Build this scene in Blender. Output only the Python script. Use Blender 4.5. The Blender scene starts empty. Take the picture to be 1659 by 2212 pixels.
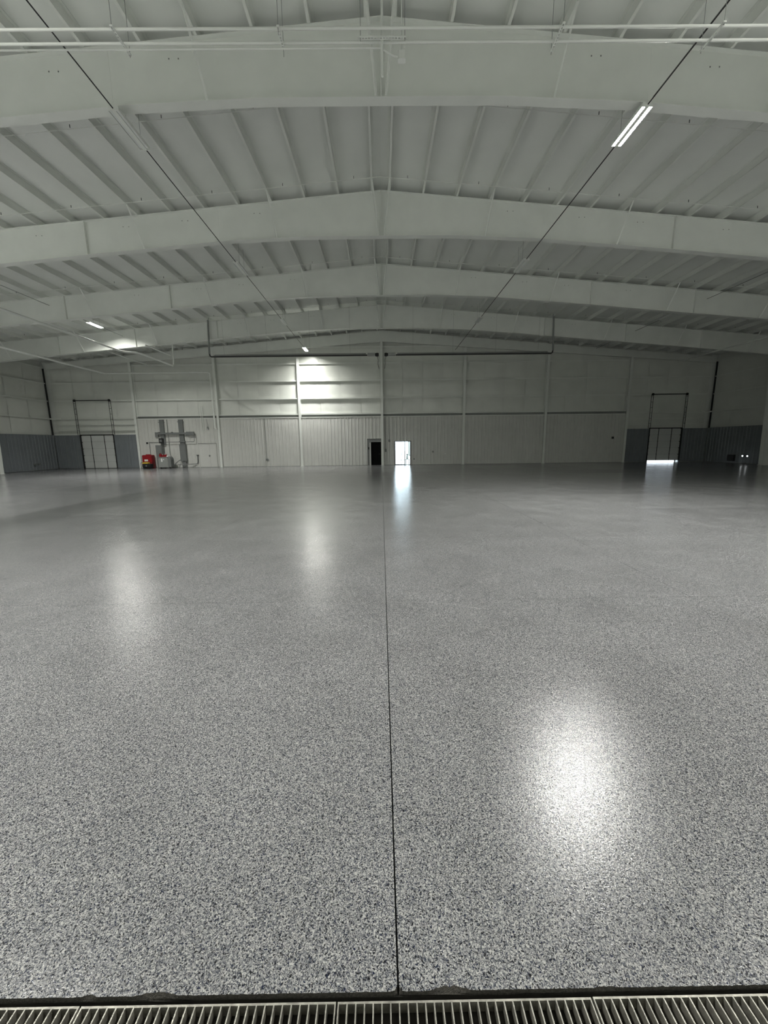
import bpy, math, random
from mathutils import Vector, Matrix
random.seed(7)
S = bpy.context.scene
COL = S.collection

# ------------------------------------------------------------------ camera
F_PX, PITCH, YAW, ROLL = 837.32, math.radians(9.937), math.radians(0.275), math.radians(-0.668)
CAM = Vector((-0.097, 0.0, 1.870))
Fw = Vector((math.sin(YAW)*math.cos(PITCH), math.cos(YAW)*math.cos(PITCH), -math.sin(PITCH)))
R0 = Vector((math.cos(YAW), -math.sin(YAW), 0)); U0 = R0.cross(Fw)
Rt = R0*math.cos(ROLL) + U0*math.sin(ROLL); Up = Rt.cross(Fw)
cd = bpy.data.cameras.new('camera'); cam = bpy.data.objects.new('camera', cd); COL.objects.link(cam)
cam.matrix_world = Matrix(((Rt.x, Up.x, -Fw.x, CAM.x), (Rt.y, Up.y, -Fw.y, CAM.y), (Rt.z, Up.z, -Fw.z, CAM.z), (0, 0, 0, 1)))
cd.sensor_fit = 'VERTICAL'; cd.sensor_height = 36.0; cd.lens = F_PX*36.0/2212.0
cd.clip_start = 0.05; cd.clip_end = 400
S.camera = cam

# ------------------------------------------------------------------ world: bright hazy daylight outside the hall
SKY = 7.5
w = bpy.data.worlds.new('world'); S.world = w; w.use_nodes = True
bg = w.node_tree.nodes['Background']; bg.inputs[0].default_value = (0.80, 0.90, 1.0, 1); bg.inputs[1].default_value = SKY

# lamp strength of the lit strip lights, and exposure
LAMP = 800.0            # glow of the lens
POWER = 330.0          # watts of light from each of the two lenses
SPREAD = 116           # beam angle of the lenses, degrees
S.view_settings.view_transform = 'Standard'; S.view_settings.look = 'None'
S.view_settings.gamma = 1.0; S.view_settings.exposure = 0.20
try: S.view_settings.use_curve_mapping = False
except Exception: pass
# lit fixtures: (row x, y)
LIT = {(6.15, 11.0): .50, (-18.1, 26.3): 0.45, (-6.15, 33.2): .24, (-6.15, 3.3): .40, (-18.1, 3.3): 2.0, (-18.1, 11.0): 1.1, (6.15, 3.3): 0.25, (17.9, 3.3): 1.1}
GLOW = {(6.15, 11.0): .72, (-18.1, 26.3): 1.0, (-6.15, 33.2): .72}

# ------------------------------------------------------------------ dimensions
H, SL = 11.42, 0.0835            # top of rafters at the ridge, roof slope
WX = 29.1                        # side walls
WY = 35.2                        # face of the far wall's liner panels
FY = -1.6                        # wall behind the camera
BAY = 7.22
EPS = 0.002
def roof(x): return H - SL*abs(x)

# ------------------------------------------------------------------ materials
def mat(name, col, rough=0.5, metal=0.0, spec=0.5, var=0.06, vscale=1.5, bump=0.0, bscale=60, emit=None, es=0):
    m = bpy.data.materials.new(name); m.use_nodes = True
    nt = m.node_tree; b = nt.nodes['Principled BSDF']
    b.inputs['Roughness'].default_value = rough; b.inputs['Metallic'].default_value = metal
    b.inputs['Specular IOR Level'].default_value = spec
    if emit:
        b.inputs['Base Color'].default_value = (*col, 1)
        b.inputs['Emission Color'].default_value = (*emit, 1); b.inputs['Emission Strength'].default_value = es
        return m
    g = nt.nodes.new('ShaderNodeNewGeometry')
    n = nt.nodes.new('ShaderNodeTexNoise'); n.inputs['Scale'].default_value = vscale; n.inputs['Detail'].default_value = 4
    nt.links.new(g.outputs['Position'], n.inputs['Vector'])
    r = nt.nodes.new('ShaderNodeValToRGB')
    r.color_ramp.elements[0].position = 0.3; r.color_ramp.elements[1].position = 0.7
    r.color_ramp.elements[0].color = (*[c*(1-var) for c in col], 1); r.color_ramp.elements[1].color = (*[min(1, c*(1+var)) for c in col], 1)
    nt.links.new(n.outputs['Fac'], r.inputs[0]); nt.links.new(r.outputs[0], b.inputs['Base Color'])
    if bump:
        n2 = nt.nodes.new('ShaderNodeTexNoise'); n2.inputs['Scale'].default_value = bscale
        nt.links.new(g.outputs['Position'], n2.inputs['Vector'])
        bp = nt.nodes.new('ShaderNodeBump'); bp.inputs['Strength'].default_value = bump; bp.inputs['Distance'].default_value = 0.01
        nt.links.new(n2.outputs['Fac'], bp.inputs['Height']); nt.links.new(bp.outputs[0], b.inputs['Normal'])
    return m

def floor_mat():
    m = bpy.data.materials.new('flake epoxy'); m.use_nodes = True
    nt = m.node_tree; N = nt.nodes; L = nt.links; b = N['Principled BSDF']
    g = N.new('ShaderNodeNewGeometry')
    # slightly warped position so the chips are not regular cells
    wn = N.new('ShaderNodeTexNoise'); wn.inputs['Scale'].default_value = 90
    L.new(g.outputs['Position'], wn.inputs['Vector'])
    wm = N.new('ShaderNodeVectorMath'); wm.operation = 'SCALE'; wm.inputs['Scale'].default_value = 0.012
    L.new(wn.outputs['Color'], wm.inputs[0])
    ad = N.new('ShaderNodeVectorMath'); ad.operation = 'ADD'; L.new(g.outputs['Position'], ad.inputs[0]); L.new(wm.outputs[0], ad.inputs[1])
    def vor(scale):
        v = N.new('ShaderNodeTexVoronoi'); v.voronoi_dimensions = '2D'; v.inputs['Scale'].default_value = scale
        L.new(ad.outputs[0], v.inputs['Vector'])
        s = N.new('ShaderNodeSeparateColor'); L.new(v.outputs['Color'], s.inputs[0]); return s
    v1 = vor(235)
    r = N.new('ShaderNodeValToRGB'); cr = r.color_ramp; cr.interpolation = 'CONSTANT'
    stops = [(0, (.010, .011, .016)), (.13, (.02, .026, .065)), (.17, (.10, .11, .135)), (.30, (.20, .205, .22)), (.50, (.34, .345, .355)), (.70, (.475, .475, .47)), (.86, (.69, .68, .65))]
    cr.elements[0].position = 0; cr.elements[0].color = (*stops[0][1], 1)
    cr.elements[1].position = stops[1][0]; cr.elements[1].color = (*stops[1][1], 1)
    for p, c in stops[2:]:
        e = cr.elements.new(p); e.color = (*c, 1)
    L.new(v1.outputs[0], r.inputs[0])
    # small chips on top
    v2 = vor(480)
    gt = N.new('ShaderNodeMath'); gt.operation = 'GREATER_THAN'; gt.inputs[1].default_value = 0.72; L.new(v2.outputs[0], gt.inputs[0])
    r2 = N.new('ShaderNodeValToRGB'); c2 = r2.color_ramp; c2.interpolation = 'CONSTANT'
    c2.elements[0].position = 0; c2.elements[0].color = (.03, .035, .05, 1); c2.elements[1].position = .3; c2.elements[1].color = (.3, .31, .31, 1)
    e = c2.elements.new(.6); e.color = (.68, .68, .64, 1)
    L.new(v2.outputs[1], r2.inputs[0])
    mx = N.new('ShaderNodeMix'); mx.data_type = 'RGBA'
    L.new(gt.outputs[0], mx.inputs[0]); L.new(r.outputs[0], mx.inputs[6]); L.new(r2.outputs[0], mx.inputs[7])
    # broad, faint patches of the broadcast
    pn = N.new('ShaderNodeTexNoise'); pn.inputs['Scale'].default_value = 1.3; pn.inputs['Detail'].default_value = 5
    L.new(g.outputs['Position'], pn.inputs['Vector'])
    pr = N.new('ShaderNodeMapRange'); pr.inputs[1].default_value = .3; pr.inputs[2].default_value = .7; pr.inputs[3].default_value = .57; pr.inputs[4].default_value = .70
    L.new(pn.outputs[0], pr.inputs[0])
    oi = N.new('ShaderNodeObjectInfo')
    mr = N.new('ShaderNodeMapRange'); mr.inputs[3].default_value = .97; mr.inputs[4].default_value = 1.03; L.new(oi.outputs['Random'], mr.inputs[0])
    mm = N.new('ShaderNodeMath'); mm.operation = 'MULTIPLY'; L.new(pr.outputs[0], mm.inputs[0]); L.new(mr.outputs[0], mm.inputs[1])
    sc = N.new('ShaderNodeVectorMath'); sc.operation = 'SCALE'; L.new(mx.outputs[2], sc.inputs[0]); L.new(mm.outputs[0], sc.inputs['Scale'])
    L.new(sc.outputs[0], b.inputs['Base Color'])
    rr = N.new('ShaderNodeMapRange'); rr.inputs[3].default_value = .15; rr.inputs[4].default_value = .19; L.new(oi.outputs['Random'], rr.inputs[0])
    L.new(rr.outputs[0], b.inputs['Roughness'])
    b.inputs['Specular IOR Level'].default_value = 0.55
    # orange peel of the clear coat
    bn = N.new('ShaderNodeTexNoise'); bn.inputs['Scale'].default_value = 130; bn.inputs['Detail'].default_value = 2
    L.new(g.outputs['Position'], bn.inputs['Vector'])
    bp = N.new('ShaderNodeBump'); bp.inputs['Strength'].default_value = 0.50; bp.inputs['Distance'].default_value = 0.002
    L.new(bn.outputs[0], bp.inputs['Height']); L.new(bp.outputs[0], b.inputs['Normal'])
    return m

M = {}
M['floor'] = floor_mat()
M['joint'] = mat('joint filler', (.03, .032, .036), .7)
M['concrete'] = mat('broken concrete', (.075, .07, .06), .9, var=.4, vscale=120, bump=.8, bscale=300)
M['white'] = mat('white painted steel', (.80, .825, .78), .45, var=.03)
M['deck'] = mat('white insulation facing', (.80, .825, .785), .42, var=.03, vscale=.7, bump=.15, bscale=6)
M['vinyl'] = mat('white vinyl wall insulation', (.74, .76, .71), .28, var=.04, vscale=1.0, bump=.25, bscale=5)
M['liner'] = mat('light grey liner panel', (.62, .625, .59), .40, var=.03)
M['blue_liner'] = mat('blue grey liner panel', (.20, .22, .235), .40, var=.05)
M['doorpan'] = mat('white door section', (.62, .64, .62), .5, var=.03)
M['black'] = mat('black steel', (.012, .012, .013), .5)
M['doorway_black'] = mat('matt black doorway', (.004, .004, .004), .9, spec=.1)  # darkness of the open doorway put into the colour
M['dark'] = mat('dark cable', (.03, .03, .032), .6)
M['tube'] = mat('aged dark heater tube', (.05, .05, .048), .55)
M['reflector'] = mat('dull aluminium reflector', (.38, .39, .38), .4, metal=.6)
M['grey'] = mat('grey enamel', (.17, .18, .175), .45)
M['mid'] = mat('mid grey galvanised steel', (.26, .275, .26), .5)
M['frame_grey'] = mat('grey door frame', (.30, .31, .30), .5)
M['red'] = mat('red enamel', (.27, .008, .013), .4)
M['yellow'] = mat('yellow plastic', (.75, .55, .05), .5)
M['paper'] = mat('white label', (.8, .8, .78), .6)
M['alu'] = mat('dark bronze aluminium', (.05, .045, .04), .4, metal=.5)
M['grate'] = mat('galvanised grate steel', (.32, .31, .27), .45, metal=.5, var=.3, vscale=40, bump=.2, bscale=150)
M['trench'] = mat('dark trench concrete', (.028, .026, .022), .95, var=.4, vscale=15)  # near-black, keeps the inside of the trench dark
M['skyground'] = mat('pale outdoor concrete', (.55, .54, .50), .9)
M['beige'] = mat('tan outdoor wall', (.095, .09, .075), .9)
M['lens'] = mat('unlit lamp lens', (.75, .78, .76), .3)
M['lit'] = {}
def lit_mat(k):
    if k not in M['lit']: M['lit'][k] = mat('lit lamp lens', (.9, .9, .9), .3, emit=(1.0, .99, .93), es=LAMP*k)
    return M['lit'][k]
gm = bpy.data.materials.new('door glass'); gm.use_nodes = True
_n = gm.node_tree.nodes; _n.clear()
_o = _n.new('ShaderNodeOutputMaterial'); _t = _n.new('ShaderNodeBsdfTransparent'); _t.inputs[0].default_value = (.9, .95, .95, 1)
_g = _n.new('ShaderNodeBsdfGlossy'); _g.inputs['Roughness'].default_value = .02
_f = _n.new('ShaderNodeFresnel'); _x = _n.new('ShaderNodeMixShader')
gm.node_tree.links.new(_f.outputs[0], _x.inputs[0]); gm.node_tree.links.new(_t.outputs[0], _x.inputs[1])
gm.node_tree.links.new(_g.outputs[0], _x.inputs[2]); gm.node_tree.links.new(_x.outputs[0], _o.inputs[0])
M['glass'] = gm

# ------------------------------------------------------------------ mesh helpers
class MB:
    def __init__(s): s.v = []; s.f = []; s.mi = []
    def box(s, x0, x1, y0, y1, z0, z1, mi=0):
        i = len(s.v)
        s.v += [(x0, y0, z0), (x1, y0, z0), (x1, y1, z0), (x0, y1, z0), (x0, y0, z1), (x1, y0, z1), (x1, y1, z1), (x0, y1, z1)]
        s.f += [(i, i+3, i+2, i+1), (i+4, i+5, i+6, i+7), (i, i+1, i+5, i+4), (i+1, i+2, i+6, i+5), (i+2, i+3, i+7, i+6), (i+3, i, i+4, i+7)]
        s.mi += [mi]*6; return s
    def bevbox(s, x0, x1, y0, y1, z0, z1, b):
        # box with chamfered vertical and top edges
        pr = [(x0+b, y0), (x1-b, y0), (x1, y0+b), (x1, y1-b), (x1-b, y1), (x0+b, y1), (x0, y1-b), (x0, y0+b)]
        cx, cy = (x0+x1)/2, (y0+y1)/2; i = len(s.v)
        for z, k in ((z0, 0), (z1-b, 0), (z1, b)):
            for x, y in pr:
                s.v.append((x-math.copysign(k, x-cx), y-math.copysign(k, y-cy), z))
        for l in range(2):
            for k in range(8):
                a = i+l*8+k; c = i+l*8+(k+1) % 8; s.f.append((a, c, c+8, a+8)); s.mi.append(0)
        s.f.append(tuple(i+16+k for k in range(8))); s.f.append(tuple(i+7-k for k in range(8))); s.mi += [0, 0]; return s
    def tube(s, pts, r, n=8, cap=True):
        pts = [Vector(p) for p in pts]; base = len(s.v); prev = None
        for j, p in enumerate(pts):
            if j == 0: t = pts[1]-p
            elif j == len(pts)-1: t = p-pts[j-1]
            else: t = (pts[j+1]-p).normalized()+(p-pts[j-1]).normalized()
            t.normalize()
            if prev is None:
                a = Vector((0, 0, 1)) if abs(t.z) < .9 else Vector((1, 0, 0)); u = t.cross(a).normalized()
            else: u = (prev-t*prev.dot(t)).normalized()
            prev = u; v = t.cross(u)
            rr = r[j] if isinstance(r, (list, tuple)) else r
            for k in range(n):
                an = 2*math.pi*k/n; s.v.append(tuple(p+u*math.cos(an)*rr+v*math.sin(an)*rr))
        for j in range(len(pts)-1):
            for k in range(n):
                a = base+j*n+k; b = base+j*n+(k+1) % n; s.f.append((a, b, b+n, a+n)); s.mi.append(0)
        if cap:
            s.f.append(tuple(base+n-1-k for k in range(n))); s.f.append(tuple(base+(len(pts)-1)*n+k for k in range(n))); s.mi += [0, 0]
        return s
    def prism_y(s, poly, y0, y1):      # polygon in XZ extruded along Y
        i = len(s.v); n = len(poly)
        s.v += [(x, y0, z) for x, z in poly]+[(x, y1, z) for x, z in poly]
        s.f.append(tuple(range(i, i+n))); s.f.append(tuple(range(i+2*n-1, i+n-1, -1))); s.mi += [0, 0]
        for k in range(n): s.f.append((i+k, i+n+k, i+n+(k+1) % n, i+(k+1) % n)); s.mi.append(0)
        return s
    def prism_x(s, poly, x0, x1):      # polygon in YZ extruded along X
        i = len(s.v); n = len(poly)
        s.v += [(x0, y, z) for y, z in poly]+[(x1, y, z) for y, z in poly]
        s.f.append(tuple(range(i+n-1, i-1, -1))); s.f.append(tuple(range(i+n, i+2*n))); s.mi += [0, 0]
        for k in range(n): s.f.append((i+k, i+(k+1) % n, i+n+(k+1) % n, i+n+k)); s.mi.append(0)
        return s
    def mesh(s, name, ms):
        me = bpy.data.meshes.new(name); me.from_pydata(s.v, [], s.f)
        for m in (ms if isinstance(ms, list) else [ms]): me.materials.append(m)
        if any(s.mi): me.polygons.foreach_set('material_index', s.mi)
        me.update(); return me
    def build(s, name, ms, parent=None, smooth=False):
        me = s.mesh(name, ms)
        if smooth:
            me.polygons.foreach_set('use_smooth', [True]*len(me.polygons))
            try: me.set_sharp_from_angle(angle=math.radians(40))
            except Exception: pass
        return link(name, me, parent)
def link(name, me, parent=None, loc=None):
    o = bpy.data.objects.new(name, me); COL.objects.link(o)
    if parent: o.parent = parent
    if loc: o.location = loc
    return o
def tag(o, label, cat, group=None, kind=None):
    o['label'] = label; o['category'] = cat
    if group: o['group'] = group
    if kind: o['kind'] = kind
    return o
def empty(name, loc, label, cat, group=None):
    o = bpy.data.objects.new(name, None); o.empty_display_size = .2; COL.objects.link(o); o.location = loc
    return tag(o, label, cat, group)
def struct(o): o['kind'] = 'structure'; return o
def part(mb, name, m, root, smooth=False):
    # geometry given in world coordinates, child of an unrotated root
    l = root.location
    mb.v = [(x-l.x, y-l.y, z-l.z) for x, y, z in mb.v]
    return mb.build(name, m, root, smooth)
def copy_tree(o, parent=None):
    c = o.copy(); COL.objects.link(c); c.parent = parent
    for ch in list(o.children): copy_tree(ch, c)
    return c

# ------------------------------------------------------------------ FLOOR: slabs with saw joints, trench drain in front
fl = MB(); fl.box(-WX-.5, WX+.5, 1.06, WY+.5, -.14, -.012); fl.box(-WX-.5, WX+.5, FY, .60, -.14, -.012)
floor = struct(fl.build('floor', M['joint']))
xj = [-0.062+3.70*k for k in range(-8, 9)]; xj[0] = -WX+.001; xj[-1] = WX-.001
yj = [1.036, 4.44]+[4.44+3.13*k for k in range(1, 10)]+[WY+.3]
CH = {-0.062: (.010, .016), -0.90: (.055, .009), .12: (.055, .011), .66: (.03, .004), -1.13: (.02, .006)}
def chip(x):
    c = 0
    for cx, (wd, dp) in CH.items():
        d = abs(x-cx)/wd
        if d < 1.35: c = max(c, dp*max(0, 1-d**2*.55)*(.75+.5*random.random()))
    return c
for i in range(16):
    for j in range(len(yj)-1):
        gx0 = .0035 if abs(xj[i]+.062) < .01 else .0020
        gx1 = .0035 if abs(xj[i+1]+.062) < .01 else .0020
        x0, x1 = xj[i]+gx0, xj[i+1]-gx1; y0, y1 = yj[j]+(.0012 if j else 0), yj[j+1]-.0012
        mb = MB()
        if j == 0:
            n = 420 if i in (7, 8) else 24
            top = []; bot = []
            for k in range(n+1):
                x = x0+(x1-x0)*k/n
                c = chip(x) if n > 30 else 0
                top.append((x, y0+c+.0018*random.random(), 0)); bot.append((x, y0-.001+.25*c, -.012-.1*c))
            vs = top+bot+[(x, y1, 0) for x, _, _ in (top[0], top[-1])]
            mb.v = vs; n1 = n+1
            for k in range(n):
                mb.f.append((n1+k, n1+k+1, k+1, k)); mb.mi.append(1)
            # top as a fan-free strip: one n-gon split at an inner line
            inner = len(mb.v)
            for k in range(n1): mb.v.append((top[k][0], y0+.06, 0))
            for k in range(n): mb.f.append((k, k+1, inner+k+1, inner+k)); mb.mi.append(0)
            mb.f.append(tuple([inner+k for k in range(n1)]+[2*n1+1, 2*n1])); mb.mi.append(0)
            b0 = len(mb.v); mb.v += [(x0, y0-.001, -.1), (x1, y0-.001, -.1)]
            mb.f.append(tuple([b0, b0+1]+[n1+k for k in range(n, -1, -1)])); mb.mi.append(1)
            mb.build('slab', [M['floor'], M['concrete']], floor)
        else:
            mb.v = [(x0, y0, 0), (x1, y0, 0), (x1, y1, 0), (x0, y1, 0), (x0, y0, -.011), (x1, y0, -.011), (x1, y1, -.011), (x0, y1, -.011)]
            mb.f = [(0, 1, 2, 3), (0, 4, 5, 1), (1, 5, 6, 2), (2, 6, 7, 3), (3, 7, 4, 0)]; mb.mi = [0]*5
            mb.build('slab', M['floor'], floor)
for i in range(0, 16):
    mb = MB(); mb.box(xj[i]+.002, xj[i+1]-.002, FY+.01, .60, -.011, 0); mb.build('slab', M['floor'], floor)

# trench and its grates
tr = MB(); tr.box(-2.905, 2.36, .62, 1.034, -.42, -.38); tr.box(-2.905, 2.36, .60, .622, -.40, -.02); tr.box(-2.905, 2.36, 1.034, 1.056, -.40, -.02)
tr.box(-2.905, 2.36, .985, 1.034, -.40, -.055); tr.box(-2.905, 2.36, .622, .66, -.40, -.055)
tr.box(-2.92, -2.905, .6, 1.056, -.4, -.0); tr.box(2.36, 2.375, .6, 1.056, -.4, 0)
# solid fill outside the trench ends
tr.box(-WX, -2.92, .60, 1.034, -.14, -.003); tr.box(2.375, WX, .60, 1.034, -.14, -.003)
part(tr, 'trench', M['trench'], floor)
GL, GY0, GY1, GZ = .875, .64, 1.020, -.010
bar_me = MB().box(-.0022, .0022, GY0+.006, GY1-.006, -.045, 0).mesh('bar', M['grate'])
rail_me = MB().box(.003, GL-.003, -.003, .003, -.045, 0).mesh('side_rail', M['grate'])
for g in range(4, 10):
    gx = -1.148+GL*(g-6)
    lab = {5: 'galvanised drain grate at the bottom left corner of the floor edge', 6: 'galvanised drain grate left of the centre floor joint', 7: 'galvanised drain grate directly below the centre floor joint', 8: 'galvanised drain grate at the bottom right corner of the floor edge'}.get(g, 'galvanised drain grate further along the trench to the %s, outside the photo' % ('left' if g < 5 else 'right'))
    e = empty('drain_grate', (gx, 0, GZ+random.choice((0, -.001, .001))), lab, 'grate', 'drain grates in the trench')
    link('side_rail', rail_me, e, (0, GY1-.003, 0)); link('side_rail', rail_me, e, (0, GY0+.003, 0))
    for k in range(30):
        link('bar', bar_me, e, (.0055+(GL-.011)*k/29, 0, 0))

# ------------------------------------------------------------------ CEILING with purlins
cb = MB()
for sx in (-1, 1):
    poly = [(0, H+.245), (sx*(WX+.5), roof(WX+.5)+.245), (sx*(WX+.5), roof(WX+.5)+.37), (0, H+.37)]
    cb.prism_y(poly if sx < 0 else poly[::-1], FY-.1, WY+.55)
ceiling = struct(cb.build('ceiling', M['deck']))
PX = [.30+1.29*k for k in range(22)]
pm = MB()
pm.box(-.004, .004, FY+.02, WY+.2, 0, .245); pm.box(-.004, .07, FY+.02, WY+.2, 0, .006); pm.box(.062, .07, FY+.02, WY+.2, .006, .022)
pm.box(-.07, .004, FY+.02, WY+.2, .239, .245)
pme = pm.mesh('purlin', M['white'])
for x in PX:
    link('purlin', pme, ceiling, (x, 0, roof(x)+.001))
    o = link('purlin', pme, ceiling, (-x, 0, roof(x)+.001)); o.scale = (-1, 1, 1)
FRY = [4.58, 10.68, 16.78, 22.88, 28.98]
for fy in FRY[1:]+[35.08]:
    for dy in ((-.86,) if fy > 30 else (-.86, 1.95)):
        y = fy+dy
        if y > 34.9 or y < 12: continue
        for sx in (-1, 1):
            mb = MB(); a, b = 0, sx*28.6
            mb.prism_y([(a, H-.004), (b, roof(b)-.004), (b, roof(b)-.022), (a, H-.022)], y-.003, y+.003)
            for k in range(1, 14):   # small bolt tails between purlins
                bx = sx*(k*2.58-1.6)
                if abs(bx) < 28: mb.box(bx-.007, bx+.007, y-.007, y+.007, roof(bx)+.02, roof(bx)+.10, 1)
            part(mb, 'bracing_strap', [M['white'], M['dark']], ceiling)

# ------------------------------------------------------------------ RIGID FRAMES
BOT = [(0, 9.85), (2.9, 9.84), (5.9, 9.72), (11.5, 9.27), (15.0, 8.96), (21.5, 8.42), (27.95, 7.80)]
def bot(x):
    x = abs(x)
    for (a, za), (b, zb) in zip(BOT, BOT[1:]):
        if x <= b: return za+(zb-za)*(x-a)/(b-a)
    return BOT[-1][1]
ords = ['overhead behind the top edge of the photo', 'nearest in view, crossed by white pipes', 'second in view, above the middle of the photo', 'third in view, behind the second rafter', 'farthest free-standing one, just before the far wall']
for n, fy in enumerate(FRY):
    e = empty('steel_frame', (0, fy, 0), 'white steel rafter, '+ords[n], 'beam', 'steel frames along the hall')
    for sx in (-1, 1):
        mb = MB(); top = [(sx*x, roof(x)-.012) for x in (0, 28.9)]
        poly = [(sx*x, z) for x, z in BOT]
        mb.prism_y((top[::-1]+poly) if sx > 0 else (top[::-1]+poly)[::-1], fy-.006, fy+.006)
        part(mb, 'web', M['white'], e)
        mb = MB()
        for (a, za), (b, zb) in zip(BOT, BOT[1:]):
            pl = [(sx*a, za), (sx*b, zb), (sx*b, zb-.014), (sx*a, za-.014)]
            mb.prism_y(pl if sx < 0 else pl[::-1], fy-.13, fy+.13)
        part(mb, 'bottom_flange', M['white'], e)
        mb = MB(); pl = [(0, H-.001), (sx*29, roof(29)-.001), (sx*29, roof(29)-.012), (0, H-.012)]
        mb.prism_y(pl if sx < 0 else pl[::-1], fy-.11, fy+.11); part(mb, 'top_flange', M['white'], e)
        # column
        mb = MB(); pl = [(sx*28.22, .02), (sx*29.0, .02), (sx*29.0, 8.95), (sx*27.95, 8.9), (sx*27.95, 7.8)]
        mb.prism_y(pl if sx < 0 else pl[::-1], fy-.006, fy+.006); part(mb, 'column_web', M['white'], e)
        mb = MB(); pl = [(sx*28.22, .02), (sx*27.95, 7.8), (sx*27.935, 7.8), (sx*28.205, .02)]
        mb.prism_y(pl if sx > 0 else pl[::-1], fy-.15, fy+.15); part(mb, 'column_flange', M['white'], e)
        mb = MB(); mb.box(min(sx*28.95, sx*29.0), max(sx*28.95, sx*29.0), fy-.15, fy+.15, .02, 8.9); part(mb, 'outer_flange', M['white'], e)
        mb = MB(); mb.box(min(sx*28.15, sx*29.05), max(sx*28.15, sx*29.05), fy-.18, fy+.18, 0, .02); part(mb, 'base_plate', M['white'], e)
        # web stiffeners / splice plates
        for x in (6.3, 11.45, 17.2, 22.6):
            mb = MB(); mb.prism_y([(sx*x-.008, bot(x)), (sx*x+.008, bot(x)), (sx*x+.008, roof(x)-.012), (sx*x-.008, roof(x)-.012)], fy-(.10 if x > 7 else .010), fy+.10)
            part(mb, 'stiffener', M['white'], e)
        # flange braces: angles from a purlin down to the bottom flange
        for k in (0, 3, 7, 12, 16, 20):
            x = PX[k]; zb = bot(x)
            for s2 in (-1, 1):
                if fy > 28 and s2 > 0 and k: continue
                mb = MB(); xb = x-.12 if k else .12
                mb.tube([(sx*(x+.02), fy+s2*.74, roof(x)+.03), (sx*xb, fy+s2*.12, zb+.01)], .030, 4)
                part(mb, 'flange_brace', M['white'], e)
        # paint-filled bolt groups
        for x in (4.9, 7.7, 10.0, 13.4):
            mb = MB()
            for d in (0, .22): mb.box(sx*x+d-.012, sx*x+d+.012, fy-.014, fy-.006, roof(x)-.32, roof(x)-.295)
            part(mb, 'bolt_pair', M['grey'], e)
    mb = MB(); mb.prism_y([(-.012, 9.85), (.012, 9.85), (.012, H-.012), (-.012, H-.012)], fy-.13, fy+.13); part(mb, 'ridge_splice', M['white'], e)

# ------------------------------------------------------------------ FAR WALL
def grid_boxes(mb, xr, zr, holes, y0, y1):
    xs = sorted(set([xr[0], xr[1]]+[h[i] for h in holes for i in (0, 1)])); zs = sorted(set([zr[0], zr[1]]+[h[i] for h in holes for i in (2, 3)]))
    for a, b in zip(xs, xs[1:]):
        for c, d in zip(zs, zs[1:]):
            mx, mz = (a+b)/2, (c+d)/2
            if any(h[0] < mx < h[1] and h[2] < mz < h[3] for h in holes): continue
            mb.box(a, b, y0, y1, c, d)
DL = (-26.75, -23.82, 0, 2.95); DR = (23.84, 26.75, 0, 2.98); DB = (-1.30, -.06, 0, 2.32); DG = (1.10, 2.53, 0, 2.10)
HOLES = [DL, DR, DG]
wb = MB(); grid_boxes(wb, (-WX-.5, WX+.5), (-.1, 8.8), HOLES, WY+.32, WY+.50)
wb.prism_y([(-WX-.5, 8.8), (WX+.5, 8.8), (WX+.5, roof(WX+.5)+.26), (0, H+.26), (-WX-.5, roof(WX+.5)+.26)], WY+.32, WY+.50)
wall_back = struct(wb.build('wall_back', M['deck']))
# insulation sheets between the girts
GZS = [5.92, 7.40, 8.82, 10.14]
def sheet(x0, x1, z0, ztop, root, y, flip=False):
    mb = MB(); nx = 4
    zs = []; lv = [z0]+[g for g in GZS if z0+.2 < g < ztop-.2]+[ztop]
    for a, b in zip(lv, lv[1:]):
        for t in range(6): zs.append((a+(b-a)*t/6, t/6))
    zs.append((ztop, 0))
    ph = random.random()*6
    for z, t in zs:
        for k in range(nx+1):
            x = x0+(x1-x0)*k/nx; u = k/nx
            top = min(z, roof(x)+.19)
            bulge = -.045*math.sin(math.pi*t)*(.6+.4*math.sin(math.pi*u))-.010*math.sin(9*u+ph+z)
            if k in (0, nx): bulge += .012
            mb.v.append((x, y+bulge, top))
    w_ = nx+1
    for a in range(len(zs)-1):
        for k in range(nx):
            i = a*w_+k; mb.f.append((i, i+1, i+w_+1, i+w_)); mb.mi.append(0)
    o = part(mb, 'insulation_sheet', M['vinyl'], root)
    o.data.polygons.foreach_set('use_smooth', [True]*len(o.data.polygons))
SW = BAY/4
for k in range(-16, 16):
    x0 = k*SW; x1 = x0+SW-.01
    x0 = max(x0, -WX+.02); x1 = min(x1, WX-.02)
    if x1-x0 < .3: continue
    zt = max(roof(x0), roof(x1)) if abs(x0+x1) > 1 else H
    outer = abs((x0+x1)/2) > 21.66
    sheet(x0, x1, 2.98 if outer else 4.32, zt+.15, wall_back, WY+.27)
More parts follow.
